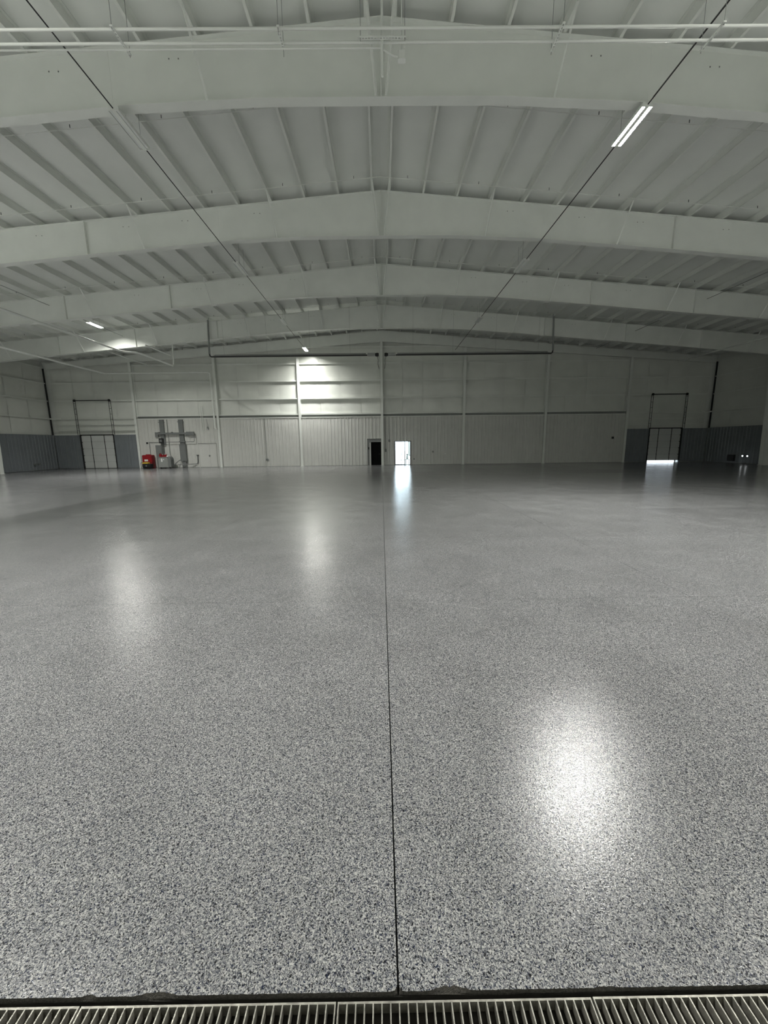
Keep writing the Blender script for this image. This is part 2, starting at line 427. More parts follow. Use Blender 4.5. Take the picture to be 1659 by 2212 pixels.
# girts: Z sections with a lit lip
def girt_x(x0, x1, z, root, h=.11, y0=WY+.02, y1=WY+.23, name='girt', m='white'):
    mb = MB(); mb.box(x0, x1, y0, y1, z-.004, z+.004); mb.box(x0, x1, y0, y0+.008, z-h, z+.004); part(mb, name, M[m], root)
cols = [k*BAY for k in range(-3, 4)]
spans = list(zip([-WX+.05]+cols, cols+[WX-.05]))
for a, b in spans:
    a += .09; b -= .09
    for z in GZS:
        if z > roof((a if abs(a) < abs(b) else b))-.85: continue
        xa, xb = a, b
        girt_x(xa, xb, z+.03, wall_back)
    out = abs((a+b)/2) > 21.66
    if not out:
        girt_x(a, b, 4.58, wall_back, .09, WY-.06)
        mb = MB(); mb.box(a, b, WY-.05, WY+.25, 4.285, 4.30); mb.box(a, b, WY-.05, WY-.035, 4.24, 4.285); part(mb, 'panel_cap', M['white'], wall_back)
        mb = MB(); mb.box(a, b, WY+.12, WY+.14, 4.30, 4.58); part(mb, 'gap_shade', M['mid'], wall_back)  # strip in the gap, the gap's shadow put into its grey
    else:
        girt_x(a, b, 4.36, wall_back, .05); girt_x(a, b, 3.86, wall_back, .05); girt_x(a, b, 3.36, wall_back, .05, WY-.02)
        mb = MB()
        dl = DL if a < 0 else DR
        for s0, s1 in ((a, dl[0]-.05), (dl[1]+.05, b)): mb.box(s0, s1, WY-.03, WY+.25, 2.96, 3.02)
        part(mb, 'panel_cap', M['white'], wall_back)
# end wall rafter
mb = MB(); mb.prism_y([(0, H-.001), (-29, roof(29)), (-29, roof(29)-.5), (-7.2, 10.02), (0, 10.50), (7.2, 10.02), (29, roof(29)-.5), (29, roof(29))], WY-.05, WY-.035)
part(mb, 'end_rafter', M['white'], wall_back)
for sx in (-1, 1):
    mb = MB(); pl = [(0, 10.50), (sx*7.2, 10.02), (sx*29, roof(29)-.5), (sx*29, roof(29)-.514), (sx*7.2, 10.006), (0, 10.486)]
    mb.prism_y(pl if sx < 0 else pl[::-1], WY-.13, WY+.05); part(mb, 'rafter_flange', M['white'], wall_back)
# columns of the end wall
for i, x in enumerate(cols):
    zt = 10.47 if abs(x) < 1 else roof(x)-.85+(.0 if abs(x) < 8 else .25)
    mb = MB(); mb.box(x-.10, x+.10, WY-.16, WY-.148, .015, zt); mb.box(x-.006, x+.006, WY-.148, WY+.20, .015, zt); mb.box(x-.10, x+.10, WY+.20, WY+.212, .015, zt)
    mb.box(x-.14, x+.14, WY-.2, WY-.0, 0, .015)
    part(mb, 'column', M['white'], wall_back)
# liner panels with trapezoid ribs
def liner(x0, x1, z0, z1, y, root, m, out=-1):
    mb = MB(); P = .305; pts = [(x0, 0)]
    k0 = math.floor(x0/P)-1
    for k in range(k0, math.ceil(x1/P)+2):
        c = k*P
        for dx, h in ((-.035, 0), (-.018, .022), (.018, .022), (.035, 0), (.13, 0), (.135, .004), (.165, .004), (.17, 0)):
            x = c+dx
            if x0+.001 < x < x1-.001: pts.append((x, h))
    pts.append((x1, 0))
    for x, h in pts: mb.v += [(x, y+out*h, z0), (x, y+out*h, z1)]
    for k in range(len(pts)-1): i = 2*k; mb.f.append((i, i+2, i+3, i+1)); mb.mi.append(0)
    return mb
def add_panels(root, a, b, ztop, m, holes):
    n = max(1, round((b-a)/.9025)); wd = (b-a)/n
    for k in range(n):
        x0, x1 = a+k*wd+.003, a+(k+1)*wd-.003
        segs = [(x0, x1, .02)]
        for h in holes:
            ns = []
            for s0, s1, z0 in segs:
                if h[1] <= s0 or h[0] >= s1: ns.append((s0, s1, z0)); continue
                if h[0] > s0+.02: ns.append((s0, h[0], z0))
                if h[1] < s1-.02: ns.append((h[1], s1, z0))
                if h[3] < ztop-.05: ns.append((max(s0, h[0]), min(s1, h[1]), h[3]))
            segs = ns
        for s0, s1, z0 in segs:
            part(liner(s0, s1, z0, ztop, WY, root, m), 'wall_panel', m, root)
add_panels(wall_back, -3*BAY, 0, 4.285, M['liner'], [DB]); add_panels(wall_back, 0, 3*BAY, 4.285, M['liner'], [DG])
add_panels(wall_back, -WX+.02, -3*BAY, 2.96, M['blue_liner'], [DL]); add_panels(wall_back, 3*BAY, WX-.02, 2.96, M['blue_liner'], [DR])
mb = MB(); mb.box(-21.6, -1.36, WY-.02, WY+.02, 0, .03); mb.box(2.6, 21.6, WY-.02, WY+.02, 0, .03); mb.box(0.02, 1.04, WY-.02, WY+.02, 0, .03)
struct(mb.build('baseboard_back', M['mid']))

# ------------------------------------------------------------------ SIDE WALLS
for sx, nm in ((-1, 'wall_left'), (1, 'wall_right')):
    mb = MB(); mb.box(*sorted((sx*(WX+.35), sx*(WX+.5))), FY-.1, WY+.5, -.1, roof(WX)+.22)
    wl = struct(mb.build(nm, M['deck']))
    ny = 20; L_ = (WY-FY)/ny
    for k in range(ny):
        y0 = FY+k*L_+.01; y1 = y0+L_-.02; mb = MB()
        lv = [2.98, 4.44, 5.92, 7.40, 8.98]
        rows = []
        for a, b in zip(lv, lv[1:]):
            for t in range(5): rows.append((a+(b-a)*t/5, t/5))
        rows.append((roof(WX)+.2, 0))
        for z, t in rows:
            for j in range(4):
                u = j/3; mb.v.append((sx*(WX+.28-.05*math.sin(math.pi*t)*(.6+.4*math.sin(math.pi*u))), y0+(y1-y0)*u, z))
        for a in range(len(rows)-1):
            for j in range(3):
                i = a*4+j; mb.f.append((i, i+1, i+5, i+4)); mb.mi.append(0)
        o = part(mb, 'insulation_sheet', M['vinyl'], wl); o.data.polygons.foreach_set('use_smooth', [True]*len(o.data.polygons))
    for z in (4.44, 5.92, 7.40, 8.70):
        mb = MB(); mb.box(*sorted((sx*(WX+.02), sx*(WX+.23))), FY+.02, WY, z-.004, z+.004); mb.box(*sorted((sx*(WX+.02), sx*(WX+.028))), FY+.02, WY, z-.075, z)
        part(mb, 'girt', M['white'], wl)
    np_ = 40; W_ = (WY-.02-FY)/np_
    for k in range(np_):
        y0 = FY+k*W_+.003; y1 = y0+W_-.006; P = .305; pts = [(y0, 0)]
        for q in range(math.floor(y0/P)-1, math.ceil(y1/P)+2):
            for dx, h in ((-.035, 0), (-.018, .022), (.018, .022), (.035, 0)):
                if y0+.001 < q*P+dx < y1-.001: pts.append((q*P+dx, h))
        pts.append((y1, 0)); mb = MB()
        for y, h in pts: mb.v += [(sx*(WX-h), y, .02), (sx*(WX-h), y, 2.95)]
        for q in range(len(pts)-1): i = 2*q; mb.f.append((i, i+2, i+3, i+1)); mb.mi.append(0)
        part(mb, 'wall_panel', M['blue_liner'], wl)
    mb = MB(); mb.box(*sorted((sx*(WX-.03), sx*(WX+.3))), FY+.02, WY, 2.95, 2.985); part(mb, 'panel_cap', M['blue_liner'], wl)
    # dark open joint where the two walls meet, and the girt stub crossing it
    mb = MB(); mb.box(*sorted((sx*(WX-.03), sx*(WX+.12))), WY-.05, WY-.03, 2.98, roof(WX)-.4); part(mb, 'corner_strip', M['black'], wl)
    mb = MB(); mb.box(*sorted((sx*(WX-.9), sx*(WX+.02))), WY-.12, WY-.06, 4.33, 4.42); part(mb, 'girt_stub', M['white'], wl)
# wall behind the camera
mb = MB(); mb.prism_y([(-WX-.4, -.1), (WX+.4, -.1), (WX+.4, roof(WX+.4)+.25), (0, H+.25), (-WX-.4, roof(WX+.4)+.25)], FY-.1, FY)
struct(mb.build('wall_front', M['deck']))

# ------------------------------------------------------------------ OVERHEAD DOORS
def overhead(name, D, gap):
    x0, x1, _, zt = D; cx = (x0+x1)/2
    root = bpy.data.objects.new(name, None); COL.objects.link(root); root.location = (cx, WY, 0); struct(root)
    n = 5; hh = (zt-gap)/n
    for k in range(n):
        mb = MB(); z0 = gap+k*hh; mb.box(x0+.03, x1-.03, WY+.03, WY+.08, z0+.006, z0+hh-.006)
        mb.box(x0+.06, x1-.06, WY+.018, WY+.03, z0+.05, z0+hh-.05)
        s = part(mb, 'door_section', M['doorpan'], root)
        for fx in (.30, .70):
            st = MB(); xx = x0+(x1-x0)*fx; st.box(xx-.025, xx+.025, WY+.004, WY+.03, z0, z0+hh); part(st, 'stile', M['black'], root)
    mb = MB(); mb.box(x0-.01, x1+.01, WY+.08, WY+.10, gap, zt+.02); part(mb, 'light_stop', M['mid'], root)  # added sheet, stops outdoor light between the sections
    for x, s in ((x0, -1), (x1, 1)):
        mb = MB(); mb.box(x-.035, x+.035, WY-.08, WY+.02, 0, zt+.02); part(mb, 'track', M['black'], root)
        # upper lift track, two thin rails with rungs
        mb = MB()
        for d in (-.02, .16): mb.box(x+s*d-.012, x+s*d+.012, WY-.10, WY-.07, zt, 5.88)
        for r in range(6): mb.box(min(x-s*.02, x+s*.16), max(x-s*.02, x+s*.16), WY-.10, WY-.08, zt+.4+r*.46, zt+.425+r*.46)
        part(mb, 'lift_track', M['dark'], root)
        mb = MB(); mb.tube([(x+.05*s-.05, WY-.10, 5.90), (x+.05*s+.05, WY-.10, 5.90)], .105, 12); part(mb, 'cable_drum', M['black'], root)
        for r in range(5):
            mb = MB(); xx = x-s*.06; mb.box(xx-.045, xx+.045, WY-.01, WY+.016, gap+(r+.93)*hh-.03, gap+(r+.93)*hh+.03); part(mb, 'hinge', M['black'], root)
    mb = MB(); mb.tube([(x0-.12, WY-.10, 5.90), (x1+.15, WY-.10, 5.90)], .035, 8); part(mb, 'torsion_shaft', M['black'], root)
    mb = MB(); mb.box(x0, x1, WY-.03, WY+.03, zt-.03, zt+.05); part(mb, 'header', M['black'], root)
    mb = MB()
    mb.box(x0-.02, x0+.0, WY+.02, WY+.50, 0, zt); mb.box(x1, x1+.02, WY+.02, WY+.50, 0, zt); mb.box(x0, x1, WY+.08, WY+.5, zt, zt+.02)
    part(mb, 'jamb', M['mid'], root)
    if gap < .05:
        mb = MB(); mb.box(x0+.02, x1-.02, WY+.0, WY+.1, 0, gap+.01); part(mb, 'bottom_seal', M['black'], root)
    return root
overhead('door_1', DL, .02); overhead('door_2', DR, .13)
# ------------------------------------------------------------------ DARK DOORWAY, its dark put in as a black leaf
root = bpy.data.objects.new('door_3', None); COL.objects.link(root); root.location = (-.68, WY, 0); struct(root)
mb = MB(); grid_boxes(mb, (-1.34, -.09), (0, 2.34), [(-1.02, -.12, -1, 2.06)], WY+.03, WY+.07); part(mb, 'door_frame', M['frame_grey'], root)
mb = MB(); mb.box(-1.36, -1.31, WY-.03, WY+.05, 0, 2.36); mb.box(-1.36, -.08, WY-.03, WY+.05, 2.31, 2.36); part(mb, 'edge_trim', M['grey'], root)
mb = MB(); mb.box(-1.14, -1.05, WY-.0, WY+.03, 0, 2.0); part(mb, 'jamb', M['liner'], root)
mb = MB(); mb.box(-1.02, -.12, WY+.09, WY+.13, .01, 2.06); leaf = part(mb, 'door_leaf', M['doorway_black'], root)  # near-black leaf in place of the opening's dark
mb = MB(); mb.tube([(-.22, WY+.085, 1.0), (-.22, WY+.05, 1.0), (-.34, WY+.05, 1.0)], .012, 8); part(mb, 'door_handle', M['dark'], root)
mb = MB(); mb.bevbox(-1.27, -1.18, WY-.02, WY+.03, 1.40, 1.62, .01); sw = mb.build('wall_switch', M['black']); tag(sw, 'small black wall control on the grey frame left of the dark doorway', 'switch')
# ------------------------------------------------------------------ GLASS DOOR
root = bpy.data.objects.new('door_4', None); COL.objects.link(root); root.location = (1.8, WY, 0); struct(root)
x0, x1, _, zt = DG
mb = MB(); mb.box(x0-.03, x0+.035, WY-.02, WY+.14, 0, zt+.03); mb.box(x1-.05, x1+.03, WY-.02, WY+.14, 0, zt+.03); mb.box(x0, x1, WY-.02, WY+.14, zt-.035, zt+.03); mb.box(x0, x1, WY-.02, WY+.14, 0, .035)
mb.box(1.97, 2.03, WY, WY+.12, .03, zt-.03)
part(mb, 'door_frame', M['alu'], root)
mb = MB(); mb.box(x0+.035, x0+.065, WY+.03, WY+.08, .04, zt-.04); mb.box(1.665, 1.695, WY+.03, WY+.08, .04, zt-.04); mb.box(x0+.035, 1.97, WY+.03, WY+.08, .04, .075); mb.box(x0+.035, 1.97, WY+.03, WY+.08, .42, .455)
lf = part(mb, 'door_leaf', M['alu'], root)
mb = MB(); mb.box(1.70, 1.73, WY-.0, WY+.03, .85, 1.15); part(mb, 'pull_handle', M['alu'], root)
for a, b in ((x0+.065, 1.665), (1.695, 1.97), (2.03, x1-.05)):
    mb = MB(); mb.box(a, b, WY+.05, WY+.056, .04, zt-.035); part(mb, 'pane', M['glass'], root)
mb = MB(); mb.box(x0-.02, x0, WY+.1, WY+.50, 0, zt); mb.box(x1, x1+.02, WY+.1, WY+.50, 0, zt); mb.box(x0, x1, WY+.1, WY+.5, zt, zt+.02); part(mb, 'jamb', M['liner'], root)
# outdoors
mb = MB(); mb.box(-60, 60, WY+.5, 110, -.2, -.02); og = mb.build('ground', M['skyground']); struct(og)
bl = empty('storage_shed', (6.6, 62, -.02), 'pale beige shed seen outside through the right glass pane', 'building')
mb = MB(); mb.box(4.3, 9.5, 60, 65, -.02, 2.6); part(mb, 'wall', M['beige'], bl)
mb = MB(); mb.prism_y([(4.1, 2.6), (9.7, 2.6), (6.9, 3.5)], 59.8, 65.2); part(mb, 'roof', M['mid'], bl)
st = empty('metal_stand', (2.30, WY+1.0, -.02), 'low dark metal stand outside the right glass pane', 'stand')
for dx in (-.16, .16):
    for dy in (-.15, .15):
        mb = MB(); mb.box(2.3+dx-.02, 2.3+dx+.02, WY+1+dy-.02, WY+1+dy+.02, -.02, .44); part(mb, 'leg', M['black'], st)
mb = MB(); mb.box(2.1, 2.5, WY+.81, WY+1.19, .44, .48); part(mb, 'top', M['black'], st)
ck = empty('drinks_cooler', (2.28, WY+1.0, .48), 'small dark jug standing on the low metal stand outside', 'jug')
mb = MB(); mb.tube([(2.28, WY+1, .48), (2.28, WY+1, .74), (2.28, WY+1, .84)], [.09, .09, .05], 12); part(mb, 'body', M['mid'], ck, True)
mb = MB(); mb.tube([(2.28, WY+1, .84), (2.28, WY+1, .95)], .065, 12); part(mb, 'lid', M['black'], ck, True)
# ------------------------------------------------------------------ DOUBLE STEEL DOOR
root = bpy.data.objects.new('door_5', None); COL.objects.link(root); root.location = (-15.6, WY, 0); struct(root)
mb = MB(); grid_boxes(mb, (-16.42, -14.80), (0, 2.10), [(-16.37, -14.85, -1, 2.05)], WY-.06, WY); part(mb, 'door_frame', M['liner'], root)
for a, b in ((-16.36, -15.415), (-15.405, -14.86)):
    mb = MB(); mb.box(a, b, WY-.05, WY-.01, .02, 2.04); part(mb, 'door_leaf', M['liner'], root)
mb = MB(); mb.box(-16.42, -14.8, WY-.07, WY-.05, 2.08, 2.12); mb.box(-16.36, -14.86, WY-.045, WY-.01, 0, .02); part(mb, 'dark_edge', M['grey'], root)
mb = MB(); mb.tube([(-15.48, WY-.05, 1.02), (-15.48, WY-.11, 1.02), (-15.36, WY-.11, 1.02)], .02, 8); mb.box(-15.53, -15.43, WY-.06, WY-.05, .93, 1.10); part(mb, 'door_handle', M['grey'], root)

# ------------------------------------------------------------------ STRIP LIGHTS and their cables
LZ = 9.47
def fixture(lit, glow=1):
    e = bpy.data.objects.new('strip_light', None); COL.objects.link(e)
    mb = MB(); mb.box(-.118, .118, -.60, .60, .045, .085); mb.box(-.045, .045, -.60, .60, .012, .045)
    mb.box(-.125, -.119, -.6, .6, .008, .085); mb.box(.119, .125, -.6, .6, .008, .085); mb.build('housing', M['white'], e)
    for s in (-1, 1):
        pr = [(s*.082+.034*math.cos(a), .030-.008*math.sin(a)) for a in [math.pi*k/6 for k in range(7)]]
        mb = MB(); mb.prism_y(pr, -.575, .575); mb.build('lens', lit_mat(glow) if lit else M['lens'], e)
        if lit:
            ld = bpy.data.lights.new('lens_light', 'AREA'); ld.shape = 'RECTANGLE'; ld.size = .06; ld.size_y = 1.12; ld.energy = POWER*lit; ld.spread = math.radians(SPREAD); ld.color = (1, .99, .97)
            lo = bpy.data.objects.new('lens_light', ld); COL.objects.link(lo); lo.parent = e; lo.location = (s*.082, 0, .016)
    for y in (-.62, .60):
        mb = MB(); mb.box(-.125, .125, y, y+.02, .006, .09); mb.build('end_cap', M['white'], e)
    for y in (-.12, .45):
        mb = MB(); mb.tube([(0, y, .085), (0, y, 1.0)], .004, 4); mb.build('hanger_wire', M['mid'], e)
    return e
rows = {-6.15: [3.3, 11.0, 18.6, 26.1, 33.2], 6.15: [3.3, 11.0, 18.6, 26.1], -18.1: [3.3, 11.0, 18.6, 26.3], 17.9: [3.3, 11.0, 18.6, 25.8]}
rn = {-6.15: 'left inner row', 6.15: 'right inner row', -18.1: 'far left row', 17.9: 'far right row'}
pos = {3.3: 'near the camera, outside the photo', 11.0: 'at the nearest rafter in view', 18.6: 'just past the second rafter', 26.1: 'before the farthest rafter', 26.3: 'before the farthest rafter', 25.8: 'before the farthest rafter', 33.2: 'close to the far wall'}
proto = fixture(0); used = False
for x, ys in rows.items():
    for y in ys:
        k = LIT.get((x, y), 0)
        if k: o = fixture(k, GLOW.get((x, y), 1))
        else:
            o = copy_tree(proto) if used else proto; used = True
        hz = roof(x)-LZ-.02
        o.location = (x, y, LZ)
        tag(o, ('glowing' if k else 'unlit')+' twin strip light, '+rn[x]+', '+pos[y], 'light', 'strip lights under the roof')
for x, ye in ((-6.15, 34.9), (6.15, 34.0), (-18.1, 34.0), (17.9, 34.0)):
    mb = MB()
    ys = sorted(rows[x]); seg = []; cur = FY+.05
    for y in ys: seg.append((cur, y-.62)); cur = y+.62
    seg.append((cur, ye))
    for a, b in seg:
        if b-a > .1: mb.tube([(x, a, LZ+.05), (x, b, LZ+.05)], .014, 6)
    o = mb.build('power_cable', M['dark'] if abs(x) < 10 else M['mid'])
    tag(o, {-6.15: 'long dark cable linking the left inner row of strip lights', 6.15: 'long dark cable linking the right inner row of strip lights', -18.1: 'thin grey cable along the far left row of strip lights', 17.9: 'thin grey cable along the far right row of strip lights'}[x], 'cable')
    if x == 6.15:
        mb = MB(); mb.tube([(x+.05, FY+.05, LZ+.14), (x+.05, 10.3, LZ+.13)], .009, 6); mb.tube([(x+.05, 11.7, LZ+.13), (x+.05, 24.9, LZ+.14)], .009, 6)
        tag(mb.build('power_cable', M['mid']), 'thinner grey wire running just above the right inner cable', 'cable')

# ------------------------------------------------------------------ PIPES ACROSS THE TOP, near the first rafter
def pipe(name, pts, r, m, label, cat='pipe', n=10, group=None):
    mb = MB(); mb.tube(pts, r, n); o = mb.build(name, M[m], None, True); return tag(o, label, cat, group)
pipe('gas_pipe', [(-27.8, 7.62, 8.60), (27.8, 7.66, 8.60)], .022, 'white', 'upper white pipe running across the top of the photo')
pipe('gas_pipe', [(-27.8, 7.85, 8.60), (27.8, 7.89, 8.60)], .022, 'white', 'middle white pipe running across the nearest rafter')
cb2 = empty('junction_box', (.34, 7.98, 8.52), 'white junction box hanging at the top centre, end of the short conduit', 'box')
mb = MB(); mb.bevbox(.275, .405, 7.93, 8.03, 8.42, 8.56, .015); part(mb, 'box_body', M['white'], cb2)
mb = MB(); mb.tube([(.34, 7.98, 8.56), (.34, 7.98, 10.0), (.34, 7.98, roof(.34)+.0)], .012, 8); part(mb, 'drop_rod', M['white'], cb2)
mb = MB(); mb.box(.37, .40, 7.90, 7.91, 8.56, 8.80); part(mb, 'strut', M['white'], cb2)
pipe('conduit', [(-27.8, 7.90, 8.545), (-.02, 7.90, 8.545), (.10, 7.93, 8.50), (.20, 7.97, 8.485), (.28, 7.98, 8.485)], .014, 'white', 'thin white conduit bending down to the hanging junction box', 'conduit', 8)
pipe('drop_pipe', [(0, 7.80, H+.2), (0, 7.80, 8.05)], .022, 'white', 'vertical white pipe hanging from the ridge at top centre', 'pipe')
def perforated(mb, p0, p1, wdt, t):
    # slotted strut: two side strips joined by short bridges, slots left open
    p0, p1 = Vector(p0), Vector(p1); d = (p1-p0); L_ = d.length; d.normalize()
    n = int(L_/.05); along_x = abs(d.x) > .5
    for k in range(n):
        a = p0+d*(k*.05); b = a+d*.018; c = a+d*.05
        def bx(s, e, o0, o1):
            if along_x: mb.box(min(s.x, e.x), max(s.x, e.x), s.y+o0, s.y+o1, s.z-t, s.z)
            else: mb.box(s.x+o0, s.x+o1, min(s.y, e.y), max(s.y, e.y), s.z-t, s.z)
        bx(a, b, -wdt/2, wdt/2); bx(b, c, -wdt/2, -wdt/4); bx(b, c, wdt/4, wdt/2)
    return mb
hl = {-4.37: 'left of centre, above the left cable', 2.95: 'right of centre over the nearest rafter', 5.57: 'at the top right beside the right cable', -9.9: 'beyond the left edge', 9.6: 'beyond the right edge'}
for x, t in hl.items():
    e = empty('pipe_hanger', (x, 7.78, 8.575), 'slotted strut trapeze hanger carrying the white pipes, '+t, 'hanger', 'pipe hangers under the roof')
    mb = perforated(MB(), (x, 7.53, 8.575), (x, 8.06, 8.575), .045, .02); part(mb, 'strut', M['white'], e)
    for y in (7.55, 8.02):
        mb = MB(); mb.tube([(x, y, 8.53), (x, y, roof(x)+.15)], .0045, 5); part(mb, 'rod', M['mid'], e)
e = empty('pipe_hanger', (0, 7.70, 8.64), 'slotted strut lying along the pipes at the top centre', 'hanger', 'pipe hangers under the roof')
mb = perforated(MB(), (-.40, 7.735, 8.56), (.42, 7.735, 8.56), .045, .02); part(mb, 'strut', M['white'], e)
for x in (-.36, .38):
    mb = MB(); mb.tube([(x, 7.735, 8.50), (x, 7.735, roof(x)+.15)], .0045, 5); part(mb, 'rod', M['mid'], e)
e = empty('pipe_hanger', (-1.69, 7.72, 8.575), 'narrow rod hanger on the pipes left of the ridge', 'hanger', 'pipe hangers under the roof')
mb = perforated(MB(), (-1.69, 7.55, 8.575), (-1.69, 7.98, 8.575), .04, .02); part(mb, 'strut', M['white'], e)
for y in (7.57, 7.93):
    mb = MB(); mb.tube([(-1.69, y, 8.45), (-1.69, y, roof(1.69)+.15)], .0045, 5); part(mb, 'rod', M['mid'], e)

# ------------------------------------------------------------------ PIPES ALONG THE LEFT AND RIGHT
pipe('water_pipe', [(-16.7, FY+.1, 7.90), (-16.65, 26.1, 7.90), (-16.55, 26.4, 7.90), (-15.9, 26.8, 7.90), (-15.82, 27.1, 7.90), (-15.82, 30.9, 7.90), (-15.82, 31.1, 8.0), (-15.82, 31.15, 8.3), (-15.82, 31.15, roof(15.8)-.01)], .055, 'white', 'white pipe overhead on the left that jogs sideways before the far wall')
pipe('water_pipe', [(-19.55, 29.4, 8.62), (-19.55, 34.95, 8.62)], .04, 'white', 'short white pipe left of the jogging pipe at far left')
pipe('water_pipe', [(-15.9, 27.7, 8.62), (-15.9, 30.9, 8.62)], .04, 'white', 'short white pipe right of the jogging pipe at far left')
pipe('water_pipe', [(-23.68, FY+.1, 8.085), (-23.68, 34.7, 8.085), (-23.58, 34.82, 8.085), (-14.9, 34.85, 8.10), (-14.70, 34.85, 8.00), (-14.66, 34.85, 3.50), (-14.64, 34.82, 3.38), (-14.50, 34.80, 3.34)], .075, 'white', 'long white pipe dropping down the far wall beside the double door', n=12)
pipe('water_pipe', [(23.35, FY+.1, 8.0), (23.35, 31.8, 8.0)], .05, 'white', 'white pipe overhead along the right side')

# ------------------------------------------------------------------ TUBE HEATERS
for sx, t in ((-1, 'left'), (1, 'right')):
    e = empty('tube_heater', (sx*6, 28.68, 8.05), 'long dark radiant tube heater hanging %s of the ridge before the far wall' % t, 'heater', 'tube heaters')
    mb = MB(); mb.tube([(sx*1.0, 28.68, 8.02), (sx*11.9, 28.68, 8.02), (sx*12.0, 28.68, 8.08), (sx*12.03, 28.68, 8.25)], .05, 10); part(mb, 'tube', M['tube'], e, True)
    mb = MB(); pl = [(28.50, 8.03), (28.56, 8.13), (28.80, 8.13), (28.86, 8.03), (28.868, 8.035), (28.805, 8.14), (28.555, 8.14), (28.492, 8.035)]
    mb.prism_x(pl, *sorted((sx*1.1, sx*11.6))); part(mb, 'reflector', M['reflector'], e)
    mb = MB(); mb.tube([(sx*12.03, 28.68, 8.2), (sx*11.95, 28.68, roof(12)-.02), (sx*11.95, 28.68, roof(12)+.19)], .06, 10); part(mb, 'flue', M['mid'], e, True)
    mb = MB(); mb.bevbox(*sorted((sx*.45, sx*.98)), 28.55, 28.80, 7.97, 8.16, .02); part(mb, 'burner_box', M['reflector'], e)
    mb = MB(); mb.tube([(sx*.20, 28.68, 8.05), (sx*.30, 28.68, 8.05), (sx*.45, 28.68, 8.05)], [.10, .13, .10], 14); part(mb, 'fan_housing', M['black'], e, True)
    mb = MB(); mb.tube([(sx*.32, 28.66, 7.93), (sx*.24, 28.66, 7.70), (sx*.26, 28.66, 7.45), (sx*.20, 28.66, 7.1)], .014, 6); part(mb, 'gas_hose', M['black'], e)
    for x in (2.2, 5.0, 8.0, 11.0):
        mb = MB(); mb.tube([(sx*x, 28.68, 8.13), (sx*x, 28.68, roof(x)+.0)], .004, 4); part(mb, 'chain', M['mid'], e)

# ------------------------------------------------------------------ EQUIPMENT AT THE FAR WALL, left
PY = WY-.025
red = empty('tool_cabinet', (-20.7, 34.75, 0), 'red steel cabinet standing by the far wall, right of the overhead door', 'cabinet')
mb = MB(); mb.bevbox(-21.12, -20.30, 34.45, 35.05, .0, 1.16, .05); part(mb, 'body', M['red'], red)
mb = MB(); mb.bevbox(-20.86, -20.50, 34.6, 34.9, 1.16, 1.22, .02); part(mb, 'cap', M['red'], red)
mb = MB(); mb.box(-20.90, -20.60, 34.438, 34.449, .62, .78); part(mb, 'sticker', M['paper'], red)
gen = empty('generator', (-20.45, 34.05, 0), 'low black machine with yellow top in front of the red cabinet', 'machine')
mb = MB(); mb.bevbox(-20.80, -20.08, 33.85, 34.30, .10, .42, .04); part(mb, 'engine', M['black'], gen)
mb = MB(); mb.bevbox(-20.82, -20.34, 33.88, 34.28, .44, .55, .03); part(mb, 'fuel_tank', M['yellow'], gen)
for y in (33.80, 34.32):
    mb = MB(); mb.tube([(-20.86, y, .03), (-20.86, y, .52), (-20.06, y, .52), (-20.06, y, .03), (-20.86, y, .03)], .018, 6); part(mb, 'tube_frame', M['black'], gen)
mb = MB(); mb.box(-20.50, -20.40, 33.84, 33.85, .2, .3); part(mb, 'socket_plate', M['mid'], gen)
for x in (-20.75, -20.2):
    mb = MB(); mb.tube([(x, 33.98, .07), (x, 34.2, .07)], .068, 12); part(mb, 'wheel', M['black'], gen)
tall = empty('electrical_cabinet', (-19.72, 34.9, 0), 'tall dark grey electrical cabinet against the far wall beside the red cabinet', 'cabinet')
mb = MB(); mb.bevbox(-19.98, -19.44, 34.72, PY, 0.0, 2.0, .01); part(mb, 'body', M['grey'], tall)
mb = MB(); mb.box(-19.95, -19.47, 34.705, 34.72, 1.05, 1.95); mb.box(-19.95, -19.47, 34.705, 34.72, .1, 1.0); part(mb, 'door', M['grey'], tall)
def duct(x0, x1, z0, z1, label, collar):
    e = empty('cable_duct', ((x0+x1)/2, PY, z0), label, 'duct', 'vertical cable ducts on the far wall')
    mb = MB(); mb.box(x0, x1, PY-.16, PY, z0, z1); part(mb, 'duct_body', M['grey'], e)
    for z in collar:
        mb = MB(); mb.box(x0-.06, x1+.06, PY-.20, PY-.0, z, z+.05); part(mb, 'collar', M['grey'], e)
duct(-19.60, -19.24, 2.01, 4.20, 'wide grey duct rising above the tall electrical cabinet', [3.95])
duct(-17.94, -17.56, 2.06, 4.20, 'wide grey duct rising above the panel box right of the tank', [2.30, 3.98])
pb = empty('panel_box', (-17.72, PY, .55), 'grey electrical panel box on the far wall below the right duct', 'box')
mb = MB(); mb.bevbox(-18.00, -17.46, PY-.24, PY, .55, 2.05, .015); part(mb, 'body', M['grey'], pb)
mb = MB(); mb.box(-17.96, -17.50, PY-.255, PY-.24, .60, 1.98); part(mb, 'door', M['grey'], pb)
mb = MB(); mb.box(-17.9, -17.55, PY-.2, PY, .0, .54); part(mb, 'lower_duct', M['grey'], pb)
db = empty('disconnect_box', (-19.5, PY-.2, 2.2), 'black square box mounted just above the tall electrical cabinet', 'box')
mb = MB(); mb.bevbox(-19.70, -19.33, PY-.34, PY-.17, 2.17, 2.60, .02); part(mb, 'body', M['black'], db)
mb = MB(); mb.box(-19.62, -19.42, PY-.35, PY-.34, 2.28, 2.48); part(mb, 'window', M['grey'], db)
